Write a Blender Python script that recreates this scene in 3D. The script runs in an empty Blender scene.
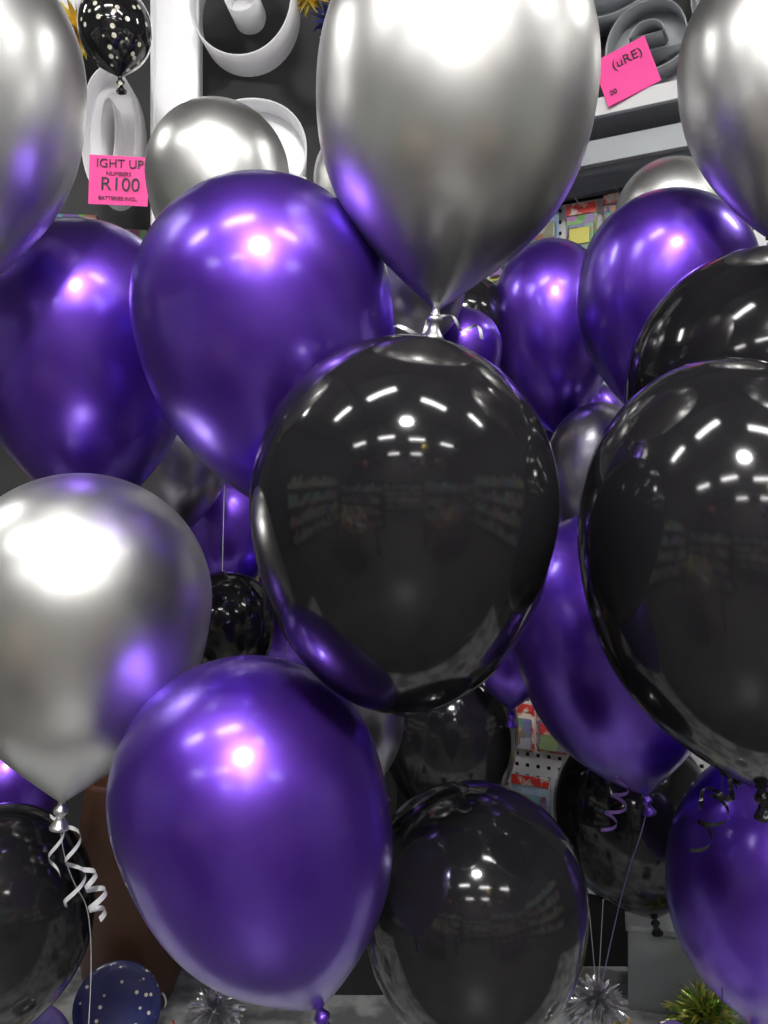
import bpy, bmesh, math, random
from mathutils import Vector, Quaternion, Matrix
random.seed(7)
scene = bpy.context.scene
scene.view_settings.view_transform = 'Standard'
scene.view_settings.exposure = 0.0
D = bpy.data

# ------------------------------------------------------------------ materials
def mat(name, color=(.5,.5,.5), rough=.5, metal=0., coat=0., coat_rough=.05, spec=.5, emis=None, estr=0., ior=1.5, trans=0.):
    m = D.materials.new(name); m.use_nodes = True
    b = m.node_tree.nodes['Principled BSDF']
    b.inputs['Base Color'].default_value = (*color,1)
    b.inputs['Roughness'].default_value = rough
    b.inputs['Metallic'].default_value = metal
    b.inputs['Coat Weight'].default_value = coat
    b.inputs['Coat Roughness'].default_value = coat_rough
    b.inputs['Specular IOR Level'].default_value = spec
    b.inputs['IOR'].default_value = ior
    b.inputs['Transmission Weight'].default_value = trans
    if emis:
        b.inputs['Emission Color'].default_value = (*emis,1)
        b.inputs['Emission Strength'].default_value = estr
    return m

def noisy(name, c1, c2, scale=4., rough=.5, metal=0., coat=0., coat_rough=.05, detail=3., kind='noise', bump=0., spec=.5, lo=.35, hi=.65, rough2=None):
    m = mat(name, c1, rough, metal, coat, coat_rough, spec)
    nt = m.node_tree; N = nt.nodes; L = nt.links
    b = N['Principled BSDF']
    tc = N.new('ShaderNodeTexCoord')
    if kind == 'noise':
        t = N.new('ShaderNodeTexNoise'); t.inputs['Scale'].default_value = scale; t.inputs['Detail'].default_value = detail; out = t.outputs['Fac']
    elif kind == 'voronoi':
        t = N.new('ShaderNodeTexVoronoi'); t.inputs['Scale'].default_value = scale; out = t.outputs['Distance']
    else:
        t = N.new('ShaderNodeTexWave'); t.inputs['Scale'].default_value = scale; t.inputs['Distortion'].default_value = 9; out = t.outputs['Fac']
    L.new(tc.outputs['Object'], t.inputs['Vector'])
    r = N.new('ShaderNodeValToRGB')
    r.color_ramp.elements[0].position = lo; r.color_ramp.elements[0].color = (*c1,1)
    r.color_ramp.elements[1].position = hi; r.color_ramp.elements[1].color = (*c2,1)
    L.new(out, r.inputs['Fac']); L.new(r.outputs['Color'], b.inputs['Base Color'])
    if rough2 is not None:
        mr = N.new('ShaderNodeMapRange'); mr.inputs['To Min'].default_value = rough; mr.inputs['To Max'].default_value = rough2
        L.new(out, mr.inputs['Value']); L.new(mr.outputs['Result'], b.inputs['Roughness'])
    if bump:
        bp = N.new('ShaderNodeBump'); bp.inputs['Strength'].default_value = bump; bp.inputs['Distance'].default_value = .01
        L.new(out, bp.inputs['Height']); L.new(bp.outputs['Normal'], b.inputs['Normal'])
    return m

def goods_mat(name, scale, sat=1.0, val=1.0, rough=.4):
    """printed packaging: random coloured blocks"""
    m = mat(name, rough=rough, coat=.4)
    nt = m.node_tree; N = nt.nodes; L = nt.links; b = N['Principled BSDF']
    tc = N.new('ShaderNodeTexCoord'); v = N.new('ShaderNodeTexVoronoi'); v.inputs['Scale'].default_value = scale
    v.distance = 'CHEBYCHEV'
    L.new(tc.outputs['Object'], v.inputs['Vector'])
    h = N.new('ShaderNodeHueSaturation'); h.inputs['Saturation'].default_value = sat; h.inputs['Value'].default_value = val
    L.new(v.outputs['Color'], h.inputs['Color']); L.new(h.outputs['Color'], b.inputs['Base Color'])
    return m

M = {}
M['purple'] = noisy('purple_latex', (.125,.036,.54), (.19,.064,.68), 7, rough=.32, metal=.9, coat=.9, coat_rough=.18, rough2=.39)
M['purple'].node_tree.nodes['Principled BSDF'].inputs['Coat IOR'].default_value = 1.5
M['silver'] = noisy('silver_latex', (.78,.775,.765), (.86,.855,.84), 5, rough=.32, metal=1., coat=.1, coat_rough=.2, rough2=.39)
M['grey'] = noisy('dark_silver_latex', (.33,.31,.36), (.42,.40,.46), 5, rough=.30, metal=1., coat=.3, coat_rough=.12, rough2=.35)  # darker variant of the silver latex, used on some balloons farther back
M['black'] = noisy('black_latex', (.009,.0085,.010), (.014,.013,.015), 5, rough=.06, metal=0., coat=0., spec=.5, rough2=.13)
M['print'] = noisy('black_printed_latex', (.9,.85,.7), (.01,.01,.012), 50, rough=.1, coat=1., kind='voronoi', lo=.2, hi=.26)
M['rib_w'] = mat('silver_ribbon', (.75,.75,.78), .25, .3, coat=.5)
M['rib_p'] = mat('purple_ribbon', (.3,.16,.55), .3, .2, coat=.5)
M['rib_k'] = mat('black_ribbon', (.02,.02,.02), .2, 0, coat=.5)
M['white'] = noisy('white_laminate', (.72,.72,.73), (.8,.8,.8), 3, rough=.4)
M['shelf'] = noisy('grey_shelf_metal', (.30,.32,.34), (.38,.40,.42), 2, rough=.4, metal=.2)
M['dark'] = noisy('dark_panel', (.014,.014,.016), (.03,.028,.03), 3, rough=.6)
M['pink'] = mat('fluorescent_pink_card', (.95,.07,.35), .6, emis=(1,.05,.33), estr=.08)
M['ink'] = mat('marker_ink', (.01,.01,.01), .5)
M['bulb'] = mat('warm_led_bulb', (1,1,1), .3, emis=(1,.97,.9), estr=3.)
M['marq'] = mat('white_marquee_plastic', (.80,.80,.82), .35, emis=(1,.98,.97), estr=.06)
M['gold'] = noisy('gold_foil', (.9,.6,.08), (.9,.75,.2), 30, rough=.3, metal=.7, bump=.4)
M['green'] = noisy('green_gold_foil', (.06,.32,.04), (.85,.75,.2), 60, rough=.3, metal=.7, bump=.5)
M['tinsel'] = mat('silver_tinsel', (.85,.85,.88), .22, .85)
M['brown'] = noisy('brown_paper', (.085,.036,.022), (.12,.052,.03), 8, rough=.45)
M['navy'] = noisy('navy_star_print', (.85,.75,.6), (.02,.025,.13), 60, rough=.35, coat=.5, kind='voronoi', lo=.16, hi=.22)
M['swirl'] = noisy('blue_purple_swirl_print', (.02,.03,.25), (.25,.15,.5), 14, rough=.35, coat=.5)
M['goods1'] = goods_mat('packaging_print', 14, .9, .5)
M['goods2'] = goods_mat('packaging_print_fine', 35, .8, .55)
M['goods3'] = goods_mat('stock_print', 3.5, .6, .7)
M['red'] = noisy('red_packaging', (.6,.035,.03), (.7,.6,.5), 40, rough=.35, coat=.5, lo=.5, hi=.6)
M['blue'] = noisy('pale_blue_packaging', (.18,.3,.45), (.5,.58,.65), 18, rough=.35, coat=.5)
M['yellow'] = noisy('yellow_tag', (.65,.58,.08), (.7,.65,.2), 20, rough=.5)
M['plastic'] = mat('clear_grey_plastic', (.6,.63,.66), .15, 0, coat=.5, trans=.6)

# ------------------------------------------------------------------ helpers
def obj_from(name, verts, faces, m=None, smooth=False, parent=None):
    me = D.meshes.new(name); me.from_pydata(verts, [], faces); me.update()
    o = D.objects.new(name, me); scene.collection.objects.link(o)
    if m: me.materials.append(m)
    if smooth:
        for p in me.polygons: p.use_smooth = True
    if parent: o.parent = parent
    return o

def empty(name, loc=(0,0,0), yaw=0.):
    e = D.objects.new(name, None); scene.collection.objects.link(e)
    e.location = loc; e.rotation_euler = (0,0,yaw); e.empty_display_size = .05
    return e

def boxdata(boxes):
    V=[];F=[]
    for (x0,x1,y0,y1,z0,z1) in boxes:
        n=len(V)
        V += [(x0,y0,z0),(x1,y0,z0),(x1,y1,z0),(x0,y1,z0),(x0,y0,z1),(x1,y0,z1),(x1,y1,z1),(x0,y1,z1)]
        F += [tuple(n+i for i in f) for f in ((0,3,2,1),(4,5,6,7),(0,1,5,4),(1,2,6,5),(2,3,7,6),(3,0,4,7))]
    return V,F

def boxes(name, bl, m, parent=None, bevel=0.):
    V,F = boxdata(bl); o = obj_from(name,V,F,m,parent=parent)
    if bevel:
        md = o.modifiers.new('bevel','BEVEL'); md.width = bevel; md.segments = 2
    return o

def tube(name, pts, r, m, parent=None):
    cu = D.curves.new(name,'CURVE'); cu.dimensions='3D'; cu.bevel_depth=r; cu.bevel_resolution=2
    sp = cu.splines.new('NURBS'); sp.points.add(len(pts)-1); sp.use_endpoint_u=True; sp.order_u=3
    for p,q in zip(sp.points,pts): p.co=(*q,1)
    cu.materials.append(m)
    o = D.objects.new(name,cu); scene.collection.objects.link(o)
    if parent: keep_parent(o,parent)
    return o

def keep_parent(o,p):
    o.parent=p
    o.matrix_parent_inverse = p.matrix_basis.inverted()

def curl(name, start, direction, turns, rad, length, width, m, parent=None, taper=.0, phase=0.):
    """curled flat gift ribbon: strip following a helix"""
    d = Vector(direction).normalized(); a = d.orthogonal().normalized(); b = d.cross(a)
    V=[];F=[]; n=int(turns*22)+2
    for i in range(n):
        t=i/(n-1); ang=phase+t*turns*2*math.pi
        rr = rad*(1-taper*t)*min(1,t*5+.05)
        c = Vector(start)+d*length*t + a*rr*math.cos(ang)+b*rr*math.sin(ang) + Vector((math.sin(t*4)*rad*.7,0,0))
        V += [tuple(c-d*width/2), tuple(c+d*width/2)]
        if i: k=2*i; F.append((k-2,k-1,k+1,k))
    o = obj_from(name,V,F,m,smooth=True)
    if parent: keep_parent(o,parent)
    return o

def text(name, s, size, m, parent, loc, rot=(math.pi/2,0,0), extrude=.0005, align='CENTER', fill='BOTH', offset=0.):
    cu = D.curves.new(name,'FONT'); cu.body=s; cu.size=size; cu.extrude=extrude; cu.align_x=align; cu.align_y='CENTER'
    cu.fill_mode=fill; cu.offset=offset
    cu.materials.append(m)
    o = D.objects.new(name,cu); scene.collection.objects.link(o)
    o.parent=parent; o.location=loc; o.rotation_euler=rot
    return o

# ------------------------------------------------------------------ balloons
def balloon(color, c, R, tipdir, ht=1.05, L=1.65, k=.7, e=4, weight=None, rib='rib_w', name=None, seg=96):
    prof=[]
    n=34
    for i in range(1,n+1):
        a=i/n*math.pi/2; prof.append((R*math.sin(a), R*ht*math.cos(a)))
    rn=.0042; Lr=L*R; n2=52
    for i in range(1,n2+1):
        t=math.sin(i/n2*math.pi/2) if i<n2 else 1.
        r=R*math.sqrt(max(0,1-t*t))*(1-k*t**e)
        prof.append(((r**3+rn**3)**(1/3), -Lr*t))
    z=-Lr
    for r,dz in ((rn,.004),(.0065,.007),(.0085,.010),(.0075,.0135),(.0045,.016),(.006,.021),(.0095,.027),(.0108,.029),(.0105,.031),(.008,.0305),(.004,.024),(.001,.02)):
        prof.append((r,z-dz))
    V=[(0,0,R*ht)];F=[]
    for r,zz in prof:
        for j in range(seg):
            a=2*math.pi*j/seg; V.append((r*math.cos(a),r*math.sin(a),zz))
    for j in range(seg): F.append((0,1+j,1+(j+1)%seg))
    for i in range(len(prof)-1):
        b0=1+i*seg;b1=b0+seg
        for j in range(seg):
            j2=(j+1)%seg; F.append((b0+j,b1+j,b1+j2,b0+j2))
    o=obj_from(name or (color+'_balloon'),V,F,M['print' if name else color],smooth=True)
    d=Vector(tipdir).normalized()
    q=Vector((0,0,-1)).rotation_difference(d)
    o.rotation_mode='QUATERNION'; o.rotation_quaternion=q; o.location=c
    tip=Vector(c)+d*(Lr+.014)
    if weight is not None:
        w=Vector(weight)
        mid=(tip*.6+w*.4)+Vector((random.uniform(-.012,.012),.02,0))
        tube('ribbon',[tuple(tip),tuple(tip+Vector((0,.004,-.03))),tuple(mid),tuple(w)],.0008,M[rib],o)
    return o,tip

WR=(.392,1.56,.60); WL=(-.300,1.52,.605); WF=(.0,1.15,.60); WG=(.45,1.12,.60); WH=(-.42,1.15,.6)
S,P,K='silver','purple','black'
balloon(S,(.072,.84,1.927),.138,(-.09,.02,-1),1.15,1.64,.72,4,None)
balloon(P,(-.129,.91,1.718),.138,(.17,.12,-1),1.0,1.72,.6,3.5,WL,rib='rib_p')
balloon(K,(.018,.77,1.503),.1385,(.0,.72,-1),1.14,1.72,.2,4,None)
sl,sltip=balloon(S,(-.334,.94,1.402),.141,(-.10,.0,-1),1.0,1.58,.72,4,None)
balloon(P,(-.138,.86,1.217),.1365,(.33,.0,-1),1.0,1.68,.62,5,None)
balloon(K,(.108,1.03,1.03),.137,(.05,.2,-1),1.02,1.5,.6,4,None)
balloon(K,(.330,.81,1.467),.142,(.15,.05,-1),1.26,1.66,.55,4,None)
balloon(K,(.475,1.08,1.660),.163,(.0,.3,-1),1.05,1.6,.6,4,WG,rib='rib_k')
balloon(P,(.451,1.35,1.870),.137,(-.26,.0,-1),1.0,1.58,.6,4,WR)
balloon(P,(.336,1.70,1.888),.122,(.05,.0,-1),1.28,1.9,.5,4,WR)
balloon(S,(.520,1.15,2.105),.117,(.02,.0,-1),1.2,2.0,.6,3,WR)
balloon(S,(-.438,.90,1.957),.117,(-.02,-.02,-1),1.2,1.95,.6,3.5,None)
balloon(P,(-.396,1.12,1.738),.143,(.03,.1,-1),1.0,1.68,.3,4,WL,rib='rib_p')
balloon(S,(-.293,1.50,2.095),.125,(.1,.0,-1),1.0,1.6,.6,4,WL)
b16,t16=balloon(P,(.343,1.30,1.325),.149,(.22,.0,-1),1.18,1.76,.6,5,WR,rib='rib_p')
balloon(K,(.128,1.65,1.085),.132,(.0,.0,-1),1.05,1.55,.6,4,None)
balloon(K,(.455,1.55,.95),.143,(.2,.0,-1),1.14,1.35,.6,4,None)
balloon(P,(.534,1.20,.985),.130,(-.05,.0,-1),1.35,1.6,.6,4,WG,rib='rib_p')
balloon(K,(-.542,1.20,.95),.127,(.1,.0,-1),1.05,1.5,.6,4,None)
balloon('grey',(-.378,1.50,1.61),.100,(.15,.0,-1),1.0,1.5,.6,4,WL,rib='rib_k')
balloon(P,(-.312,1.70,1.484),.10,(.0,.0,-1),1.05,1.6,.6,4,WL,rib='rib_k')
balloon(K,(-.266,1.45,1.316),.08,(.1,.0,-1),1.05,1.5,.6,4,WL,rib='rib_k')
balloon(P,(-.18,1.65,1.297),.09,(.1,.0,-1),1.05,1.6,.6,4,WL,rib='rib_p')
balloon('grey',(.40,1.60,1.588),.095,(-.1,.0,-1),1.25,1.6,.6,4,None)
balloon(P,(.225,1.50,1.25),.065,(.0,.0,-1),1.1,1.5,.6,4,None)
balloon(P,(.21,1.95,1.42),.11,(.0,.0,-1),1.1,1.5,.6,4,None)
balloon('grey',(-.04,1.30,1.215),.066,(.25,.0,-1),1.05,2.0,.6,4,None)
balloon(P,(-.66,1.50,1.03),.085,(.05,.0,-1),1.05,1.6,.6,4,None)
balloon(S,(-.034,1.50,2.086),.09,(.0,.0,-1),1.05,1.6,.6,4,None)
balloon('grey',(.047,1.32,1.862),.08,(.0,.1,-1),1.0,1.5,.6,4,None)
balloon(K,(.161,1.72,1.885),.095,(.0,.0,-1),1.0,1.5,.6,4,None)
balloon(P,(.133,1.45,1.78),.068,(.0,.0,-1),1.0,1.5,.6,4,None)
balloon(S,(.582,1.72,2.10),.112,(.0,.0,-1),1.0,1.6,.6,4,None)
balloon(P,(.42,1.78,1.69),.085,(.0,.0,-1),1.0,1.6,.6,4,None)
balloon(S,(.52,.72,1.99),.13,(.0,.0,-1),1.1,1.6,.6,4,None)
pb,_=balloon(K,(-.538,1.70,2.47),.072,(.1,.0,-1),1.05,1.4,.6,4,None,name='printed_black_balloon')

# curled ribbons
curl('curled_tail',tuple(sltip+Vector((.0,-.005,.0))),(.25,-.05,-1),2.2,.011,.10,.005,M['rib_w'],sl)
curl('curled_tail_2',tuple(sltip+Vector((-.01,-.005,.0))),(.1,.0,-1),1.2,.009,.07,.005,M['rib_w'],sl,phase=2)
curl('curled_tail_3',tuple(sltip+Vector((.026,-.01,-.055))),(.45,-.1,-1),2.6,.010,.06,.006,M['rib_w'],sl,phase=1)
tube('ribbon',[tuple(sltip),tuple(sltip+Vector((-.01,.02,-.06))),(-.37,1.12,.95),WH],.0006,M['rib_w'],sl)
knot_curl = D.objects['silver_balloon']
curl('curled_tail',(.055,.842,1.694),(-1,.0,-.45),1.3,.008,.04,.005,M['rib_w'],knot_curl)
curl('curled_tail_2',(.055,.842,1.694),(1,.1,-.4),1.5,.006,.05,.004,M['rib_w'],knot_curl)
curl('curled_tail',(.335,1.22,1.12),(-.15,.0,-1),3,.012,.075,.005,M['rib_p'],b16)
kr=D.objects['black_balloon.002']
curl('curled_tail',(.36,.9,1.23),(-.15,.3,-1),3,.012,.10,.005,M['rib_k'],kr)
curl('curled_tail_2',(.37,.88,1.22),(-1,.1,-.5),2,.010,.05,.005,M['rib_k'],kr)
kb=D.objects['black_balloon.001']
curl('curled_tail',(.085,1.0,1.185),(.15,-.1,-1),2,.008,.035,.004,M['rib_k'],kb)

# ------------------------------------------------------------------ tinsel weights
def tinsel_weight(loc, r=.05, m='tinsel'):
    V=[];F=[]
    n=20
    for z,rr in ((-.05,.028),(-.046,.032),(-.01,.02),(.01,.006)):
        for j in range(n):
            a=2*math.pi*j/n; V.append((rr*math.cos(a),rr*math.sin(a),z))
    for i in range(3):
        for j in range(n): F.append((i*n+j,i*n+(j+1)%n,(i+1)*n+(j+1)%n,(i+1)*n+j))
    F.append(tuple(range(n-1,-1,-1)))
    for i in range(520):
        d=Vector((random.gauss(0,1),random.gauss(0,1),random.gauss(.25,.8))).normalized()
        if d.z<-.75: d.z=-d.z
        s=d.orthogonal().normalized(); s.rotate(Quaternion(d,random.random()*6.28)); up=d.cross(s)
        l=r*random.uniform(.6,1.1); w=.0022; b=len(V); steps=4
        for q in range(steps+1):
            t=q/steps; p=d*(.006+l*t)+up*(.25*l*t*t)+Vector((0,0,-.25*l*t*t)); ww=w*(1 if q<steps else .2)
            p.z=max(p.z,-.048)
            V += [tuple(p-s*ww),tuple(p+s*ww)]
            if q: F.append((b+2*q-2,b+2*q-1,b+2*q+1,b+2*q))
    o=obj_from('tinsel_balloon_weight',V,F,M[m]); o.location=loc; return o
for w in (WR,WL,WF,WG,WH): tinsel_weight(w)
tinsel_weight((.565,1.50,.605),.065,'green')

# ------------------------------------------------------------------ display platform
pf=empty('display_table',(0,1.4,0))
boxes('top',[(-1.0,.95,-.45,.38,.515,.55)],noisy('worn_table_paint',(.20,.205,.21),(.50,.51,.50),14,rough=.5,lo=.40,hi=.56),pf,.004)
boxes('legs',[(-.95,-.9,-.4,-.35,0,.515),(.85,.9,-.4,-.35,0,.515),(-.95,-.9,.28,.33,0,.515),(.85,.9,.28,.33,0,.515)],M['shelf'],pf)
boxes('apron',[(-.9,.85,-.4,-.37,.42,.515)],M['shelf'],pf)

# ------------------------------------------------------------------ right-hand shelving (yawed)
yaw=math.radians(-28)
rs=empty('shelving_unit',(.52,2.02,0),yaw)
def pegboard(name,x0,x1,z0,z1,y,m,parent,step=.028):
    nx=int((x1-x0)/step); nz=int((z1-z0)/step)
    V=[];F=[]
    for i in range(nx):
        for k in range(nz):
            cx=x0+(i+.5)*step; cz=z0+(k+.5)*step; h=step/2; r=.0045; b=len(V)
            for sx,sz in ((-1,-1),(1,-1),(1,1),(-1,1)): V.append((cx+sx*h,y,cz+sz*h))
            for sx,sz in ((-1,-1),(1,-1),(1,1),(-1,1)): V.append((cx+sx*r,y,cz+sz*r))
            for a in range(4):
                c=(a+1)%4; F.append((b+a,b+c,b+4+c,b+4+a))
    return obj_from(name,V,F,m,parent=parent)
pegboard('pegboard',-.5,.5,.56,2.28,.06,M['white'],rs)
boxes('back_panel',[(-.5,.5,.075,.09,.0,3.0)],M['dark'],rs)
boxes('posts',[(-.53,-.5,.03,.09,0,3.1),(.5,.53,.03,.09,0,3.1)],M['shelf'],rs)
boxes('shelf_1',[(-.5,.5,-.14,.07,2.385,2.40)],M['shelf'],rs,.002)
boxes('shelf_edge_1',[(-.5,.5,-.155,-.14,2.372,2.412)],M['white'],rs,.002)
boxes('shelf_rail',[(-.5,.5,-.10,-.08,2.29,2.345)],M['shelf'],rs,.002)
boxes('shelf_rail_2',[(-.5,.5,.03,.06,2.275,2.37)],M['shelf'],rs,.002)

M['face']=goods_mat('party_photo_print',26,.7,.4)
M['skin']=noisy('cartoon_print',(.5,.27,.17),(.06,.12,.32),30,rough=.35,coat=.5,lo=.45,hi=.55)
def hanging_pack(parent,x,z,w,h,m,tag=None,y=.035):
    e=D.objects.new('party_packet',None); scene.collection.objects.link(e); e.parent=parent
    boxes('card',[(x-w/2,x+w/2,y,y+.004,z-h/2,z+h/2)],m,e,.001)
    boxes('pouch',[(x-w*.43,x+w*.43,y-.012,y,z-h*.45,z+h*.2)],M['face'],e,.004)
    boxes('header',[(x-w*.5,x+w*.5,y-.004,y,z+h*.34,z+h*.5)],random.choice([M['red'],M['yellow'],M['blue'],M['skin']]),e,.001)
    tube('hook',[(x,.06,z+h*.45),(x,-.03,z+h*.45),(x,-.035,z+h*.47)],.0015,M['shelf']).parent=e
    if tag: boxes('tag',[(x-w*.35,x+w*.3,y-.016,y-.013,z-h*.1,z+h*.12)],tag,e)
packs=[(-.16,2.19,.085,.16,M['blue'],None),(-.06,2.17,.075,.17,M['goods2'],M['yellow']),(.035,2.19,.085,.15,M['skin'],None),(.135,2.19,.09,.15,M['blue'],None),(-.26,2.17,.08,.15,M['yellow'],None),
      (-.13,.96,.085,.12,M['red'],M['red']),(-.22,.955,.08,.12,M['red'],None),(-.04,.955,.08,.12,M['red'],M['red']),(.1,.95,.09,.12,M['goods1'],None),
      (.24,2.18,.1,.15,M['goods2'],None)]
for i in range(8):
    for z in (.76,1.13,1.33,1.55,1.77,1.98):
        packs.append((-.42+i*.115,z,.1,.15,random.choice([M['blue'],M['skin'],M['goods1'],M['red'],M['goods2']]),None))
for q in packs: hanging_pack(rs,*q)

# marquee numbers ----------------------------------------------------
def marquee(ch,x,y,z,size,yaw=0.,sx=1.,depth=.045,m='marq',tilt=0.,off=.05,bulbs=()):
    e=empty('marquee_number',(x,y,z),yaw); e.rotation_euler=(0,tilt,yaw)
    a=text('face',ch,size,M[m],e,(0,depth*.3,0),extrude=.002,offset=size*off); a.scale=(sx,1,1)
    b=text('rim',ch,size,M[m],e,(0,0,0),extrude=depth,fill='NONE',offset=size*off); b.scale=(sx,1,1)
    md=b.modifiers.new('thick','SOLIDIFY'); md.thickness=.004
    for i,(bx,bz) in enumerate(bulbs):
        bm=bmesh.new(); bmesh.ops.create_icosphere(bm,subdivisions=2,radius=.008)
        me=D.meshes.new('bulb'); bm.to_mesh(me); bm.free(); me.materials.append(M['bulb'])
        o=D.objects.new('bulb_%d'%(i+1),me); scene.collection.objects.link(o); o.parent=e; o.location=(bx,-.002,bz)
    return e
marquee('0',-.612,1.93,2.33,.36,0,.62,off=.055)
marquee('1',-.475,1.95,2.44,.95,.1,.7,off=.03,bulbs=[(.02,-.3+i*.06) for i in range(11)])
marquee('8',-.31,1.90,2.69,.55,-.1,.8,off=.045)
marquee('3',-.275,1.95,2.22,.46,.1,.95,off=.06)
marquee('8',-.80,1.97,2.75,.45,.1,.9)
# left shelf unit
ls=empty('shelving_unit',(-.75,2.1,0),math.radians(6))
boxes('back_panel',[(-.7,.8,.1,.12,0,3.0)],M['dark'],ls)
boxes('shelf_1',[(-.7,.8,-.26,.1,1.92,1.945)],M['shelf'],ls,.002)
boxes('shelf_2',[(-.7,.8,-.1,.1,1.2,1.225)],M['shelf'],ls,.002)
bl=[]
for i in range(12):
    x=-.66+i*.12; h=random.uniform(.24,.38); bl.append((x,x+.10,.0,.09,1.945,1.945+h))
boxes('stock_boxes',bl,goods_mat('toy_print',28,1.,.35),ls,.003)
bl=[]
for i in range(9):
    x=-.65+i*.16; h=random.uniform(.15,.3); bl.append((x,x+.13,-.06,.08,1.225,1.225+h))
boxes('stock_boxes_2',bl,goods_mat('dark_toy_print2',9,.6,.3),ls,.003)

# pink price signs
sg=empty('price_sign',(-.562,1.80,2.200),.05); sg.rotation_euler=(0,.03,.05)
boxes('card',[(-.062,.062,0,.0015,-.05,.054)],M['pink'],sg)
text('line_1','IGHT UP',.026,M['ink'],sg,(.002,-.002,.036))
text('line_2','NUMBERS',.012,M['ink'],sg,(.0,-.002,.015))
text('line_3','R100',.040,M['ink'],sg,(.004,-.002,-.008))
text('line_4','BATTERIES INCL.',.011,M['ink'],sg,(.0,-.002,-.037))
boxes('clip',[(-.004,.004,.0016,.08,-.004,.004)],M['shelf'],sg)
sg2=empty('price_sign',(.525,1.84,2.452),-.4); sg2.rotation_euler=(-.1,-.32,-.4)
boxes('card',[(-.058,.058,0,.0015,-.055,.06)],M['pink'],sg2)
text('line_1','(uRE)',.030,M['ink'],sg2,(.01,-.002,.028))
text('line_2','00',.016,M['ink'],sg2,(-.038,-.002,-.03))

marquee('e',.62,1.99,2.60,.42,yaw,1.,off=.02,m='shelf')  # these letters borrow the shelf grey to paint in the shadow they stand in
marquee('O',.83,1.88,2.64,.45,yaw,.8,off=.02,m='shelf')
marquee('C',.52,2.05,2.78,.35,yaw,1.,off=.02,m='shelf')
def foil_burst(loc,r,m):
    V=[];F=[]
    for i in range(60):
        d=Vector((random.gauss(0,1),random.gauss(0,1),random.gauss(0,1))).normalized(); s=d.orthogonal().normalized(); s.rotate(Quaternion(d,random.random()*6))
        b=len(V); V += [tuple(s*r*.25),tuple(-s*r*.25),tuple(d*r)]; F.append((b,b+1,b+2))
    o=obj_from('foil_burst_decoration',V,F,M[m]); o.location=loc
foil_burst((-.67,1.88,2.56),.07,'gold'); foil_burst((-.165,1.9,2.66),.05,'gold'); foil_burst((-.12,1.9,2.60),.05,'navy')

# ------------------------------------------------------------------ small things on the table
def lathe(name,prof,m,loc,n=48,parent=None):
    V=[];F=[]
    for r,z in prof:
        for j in range(n):
            a=2*math.pi*j/n; V.append((r*math.cos(a),r*math.sin(a),z))
    for i in range(len(prof)-1):
        for j in range(n): F.append((i*n+j,i*n+(j+1)%n,(i+1)*n+(j+1)%n,(i+1)*n+j))
    F.append(tuple(range(n-1,-1,-1)))
    o=obj_from(name,V,F,m,smooth=True,parent=parent); o.location=loc; return o
lathe('brown_vase',[(.04,0),(.075,.01),(.095,.06),(.105,.15),(.107,.25),(.10,.34),(.09,.42),(.094,.44),(.088,.44),(.085,.42),(.08,.1),(.01,.05)],M['brown'],(-.49,1.66,.55))
def plate_pack(loc,r,tilt,m,lean=80):
    o=lathe('star_party_plates',[(.001,-.008),(r*.7,-.008),(r,.004),(r,.010),(r*.7,0),(.001,0)],m,loc,40)
    o.rotation_euler=(math.radians(lean),0,tilt)
plate_pack((-.47,1.50,.628),.075,.2,M['navy'],75); plate_pack((-.40,1.38,.60),.05,-.2,M['swirl'],65); plate_pack((-.58,1.40,.62),.065,.1,M['swirl'],70)
plate_pack((.475,1.40,.605),.05,.4,M['swirl'],60); plate_pack((.68,1.38,.61),.06,-.3,M['navy'],60)
cb=empty('curly_streamers',(0,0,0))
cols=[M['rib_w'],M['rib_p'],M['gold'],M['blue'],M['red'],M['rib_w']]
for i in range(46):
    x=random.choice([-1,1])*random.uniform(.12,.62); y=random.uniform(1.3,1.54)
    curl('streamer_%d'%i,(x,y,.563),(random.uniform(-1,1),random.uniform(-.6,.2),.2),3,.011,.10,.005,random.choice(cols),cb)
pbx=empty('plastic_storage_box',(.60,1.66,.55),math.radians(-15))
boxes('walls',[(-.12,.12,-.07,-.066,0,.15),(-.12,.12,.066,.07,0,.15),(-.12,-.116,-.066,.066,0,.15),(.116,.12,-.066,.066,0,.15),(-.116,.116,-.066,.066,0,.004)],M['plastic'],pbx)
boxes('lid',[(-.125,.125,-.075,.075,.15,.162)],M['plastic'],pbx,.003)
boxes('contents',[(-.1,-.03,-.05,.05,.006,.11),(-.02,.04,-.05,.05,.006,.13),(.05,.1,-.05,.05,.006,.10)],M['goods2'],pbx,.003)
boxes('carton',[(-.08,.07,-.05,.05,.0,.17)],M['blue'],empty('party_carton',(.30,1.70,.55),.2),.003)
boxes('carton',[(-.12,.12,-.04,.04,.0,.16)],M['dark'],empty('party_carton',(-.1,1.71,.55),.0),.003)

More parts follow.
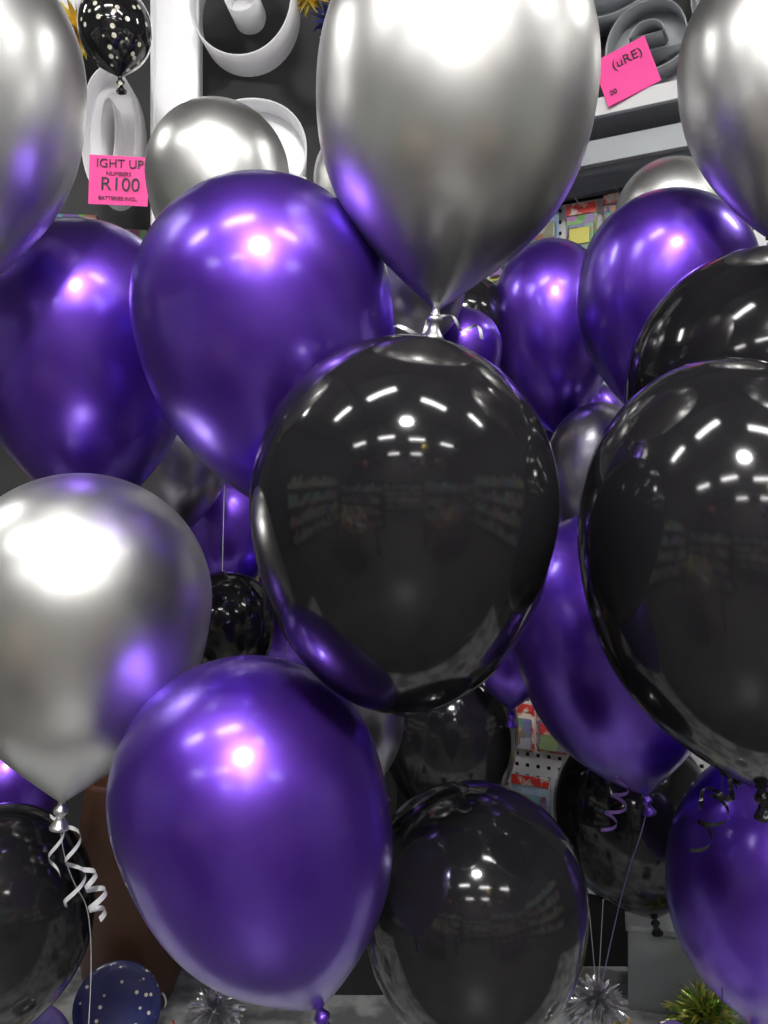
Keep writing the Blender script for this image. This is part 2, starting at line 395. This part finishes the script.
# ------------------------------------------------------------------ room shell
def plane_box(name,b,m): return boxes(name,[b],m)
wallm=noisy('store_wall_paint',(.07,.07,.075),(.10,.10,.10),2,rough=.7)
plane_box('wall_front',(-4,4,2.75,2.85,0,4),wallm)
plane_box('wall_back',(-4,4,-6.1,-6,0,4),noisy('store_back_wall',(.2,.19,.18),(.28,.27,.26),2,rough=.7))
plane_box('wall_left',(-4.1,-4,-6,2.75,0,4),wallm)
plane_box('wall_right',(4,4.1,-6,2.75,0,4),wallm)
plane_box('ceiling',(-4,4,-6,2.75,3.85,3.95),noisy('grey_ceiling',(.34,.34,.34),(.46,.46,.46),3,rough=.8))
tr=empty('ceiling_truss',(0,0,3.8))
boxes('beams',[(-4,4,y,y+.06,-.06,.04) for y in (-5,-3.6,-1.8,.4,1.8)]+[(x,x+.04,-6,2.7,-.04,.04) for x in (-3,-1.4,1.4,3)],M['shelf'],tr)
plane_box('floor',(-4,4,-6,2.75,-.05,0),noisy('grey_vinyl_floor',(.08,.077,.073),(.13,.125,.12),3,rough=.35))

# store aisles behind the viewpoint
for i,(x0,x1,y0) in enumerate(((-3.2,-.9,-2.6),(.7,3.4,-2.4),(-2.6,2.6,-5.2))):
    g=empty('store_gondola',((x0+x1)/2,y0,0)); w=(x1-x0)/2
    boxes('frame',[(-w,w,-.03,.03,0,1.75)]+[(-w,w,-.35,.35,z,z+.025) for z in (.1,.5,.9,1.3)],M['dark'],g)
    bl=[]
    for z in (.125,.525,.925,1.325):
        x=-w+.03
        while x<w-.2:
            ww=random.uniform(.08,.22); hh=random.uniform(.15,.34); bl.append((x,x+ww-.01,.06,.3,z,z+hh)); x+=ww
    boxes('stock',bl,M['goods3'],g)
for (x0,y0) in ((-3.6,-.6),(3.6,-.6)):
    g=empty('store_gondola',(x0,y0,0),math.pi/2)
    boxes('frame',[(-1.6,1.6,-.03,.03,0,2.2)]+[(-1.6,1.6,-.3,.3,z,z+.025) for z in (.1,.6,1.1,1.6)],M['dark'],g)
    bl=[]
    for z in (.125,.625,1.125,1.625):
        for sgn in (-1,1):
            x=-1.55
            while x<1.4:
                ww=random.uniform(.08,.25); hh=random.uniform(.15,.4); bl.append((x,x+ww-.01,*sorted((sgn*.05,sgn*.27)),z,z+hh)); x+=ww
    boxes('stock',bl,M['goods3'],g)
for (x,y,yw) in ((-1.3,-.9,.3),(1.2,-1.2,-.2),(.1,-3.6,.1)):
    t=empty('sales_table',(x,y,0),yw)
    boxes('table',[(-.6,.6,-.35,.35,.72,.76)]+[(a,a+.05,b,b+.05,0,.72) for a in (-.58,.53) for b in (-.33,.28)],M['brown'],t)
    bl=[]
    for i in range(14):
        xx=random.uniform(-.55,.4); yy=random.uniform(-.3,.15); bl.append((xx,xx+random.uniform(.08,.18),yy,yy+.12,.76,.76+random.uniform(.05,.35)))
    boxes('cartons',bl,M['goods3'],t)
for i in range(20):
    x=random.uniform(-3,3); y=random.uniform(-5.5,-1.9); z=random.uniform(2.45,3.1)
    if abs(x)<.3: x+=.6
    c=random.choice(['gold','purple','silver','red','dark','brown'])
    lathe('paper_lantern',[(.02,.19),(.08,.17),(.15,.11),(.18,.03),(.18,-.03),(.15,-.11),(.08,-.17),(.02,-.19)],M[c],(x,y,z),24)

# ceiling lights
tubem=mat('fluorescent_tube',(1,1,1),.3,emis=(1,.985,.96),estr=40)
for (x,y,r) in ((-2.0,-.3,.12),(-.6,-.2,.22),(.85,-.6,-.22),(2.5,-.4,-.1),(-.95,-2.7,0),(.6,-3.0,0),(-2.6,-2.8,0),(2.4,-3.1,0),(-2.6,1.5,0),(2.4,1.5,0),(-.9,-5.,0),(.8,-5.1,0)):
    f=empty('fluorescent_ceiling_light',(x,y,3.62),r)
    boxes('housing',[(-.42,.42,-.10,.10,.02,.09)],M['white'],f,.005)
    boxes('hanger',[(-.35,-.34,-.005,.005,.09,.2),(.34,.35,-.005,.005,.09,.2)],M['shelf'],f)
    boxes('diffuser',[(-.40,.40,-.075,.075,-.015,.02)],tubem,f,.01)
f=empty('round_ceiling_light',(.05,-1.6,3.60))
lathe('housing',[(.02,.16),(.26,.14),(.26,.03),(.23,.0),(.22,.0)],M['white'],(0,0,0),parent=f)
o=lathe('lamp_disc',[(.001,-.012),(.14,-.01),(.22,.0),(.22,.01)],mat('led_high_bay',(1,1,1),.3,emis=(1,.99,.97),estr=320),(0,0,0),parent=f)

# world
w=D.worlds.new('World'); scene.world=w; w.use_nodes=True
w.node_tree.nodes['Background'].inputs[0].default_value=(.5,.5,.52,1); w.node_tree.nodes['Background'].inputs[1].default_value=.3

# camera
cd=D.cameras.new('camera'); cd.sensor_fit='VERTICAL'; cd.sensor_height=32; cd.lens=32*850/1024; cd.clip_start=.01
cam=D.objects.new('camera',cd); scene.collection.objects.link(cam)
cam.location=(0,0,1.5); cam.rotation_euler=(math.pi/2,0,0)
scene.camera=cam
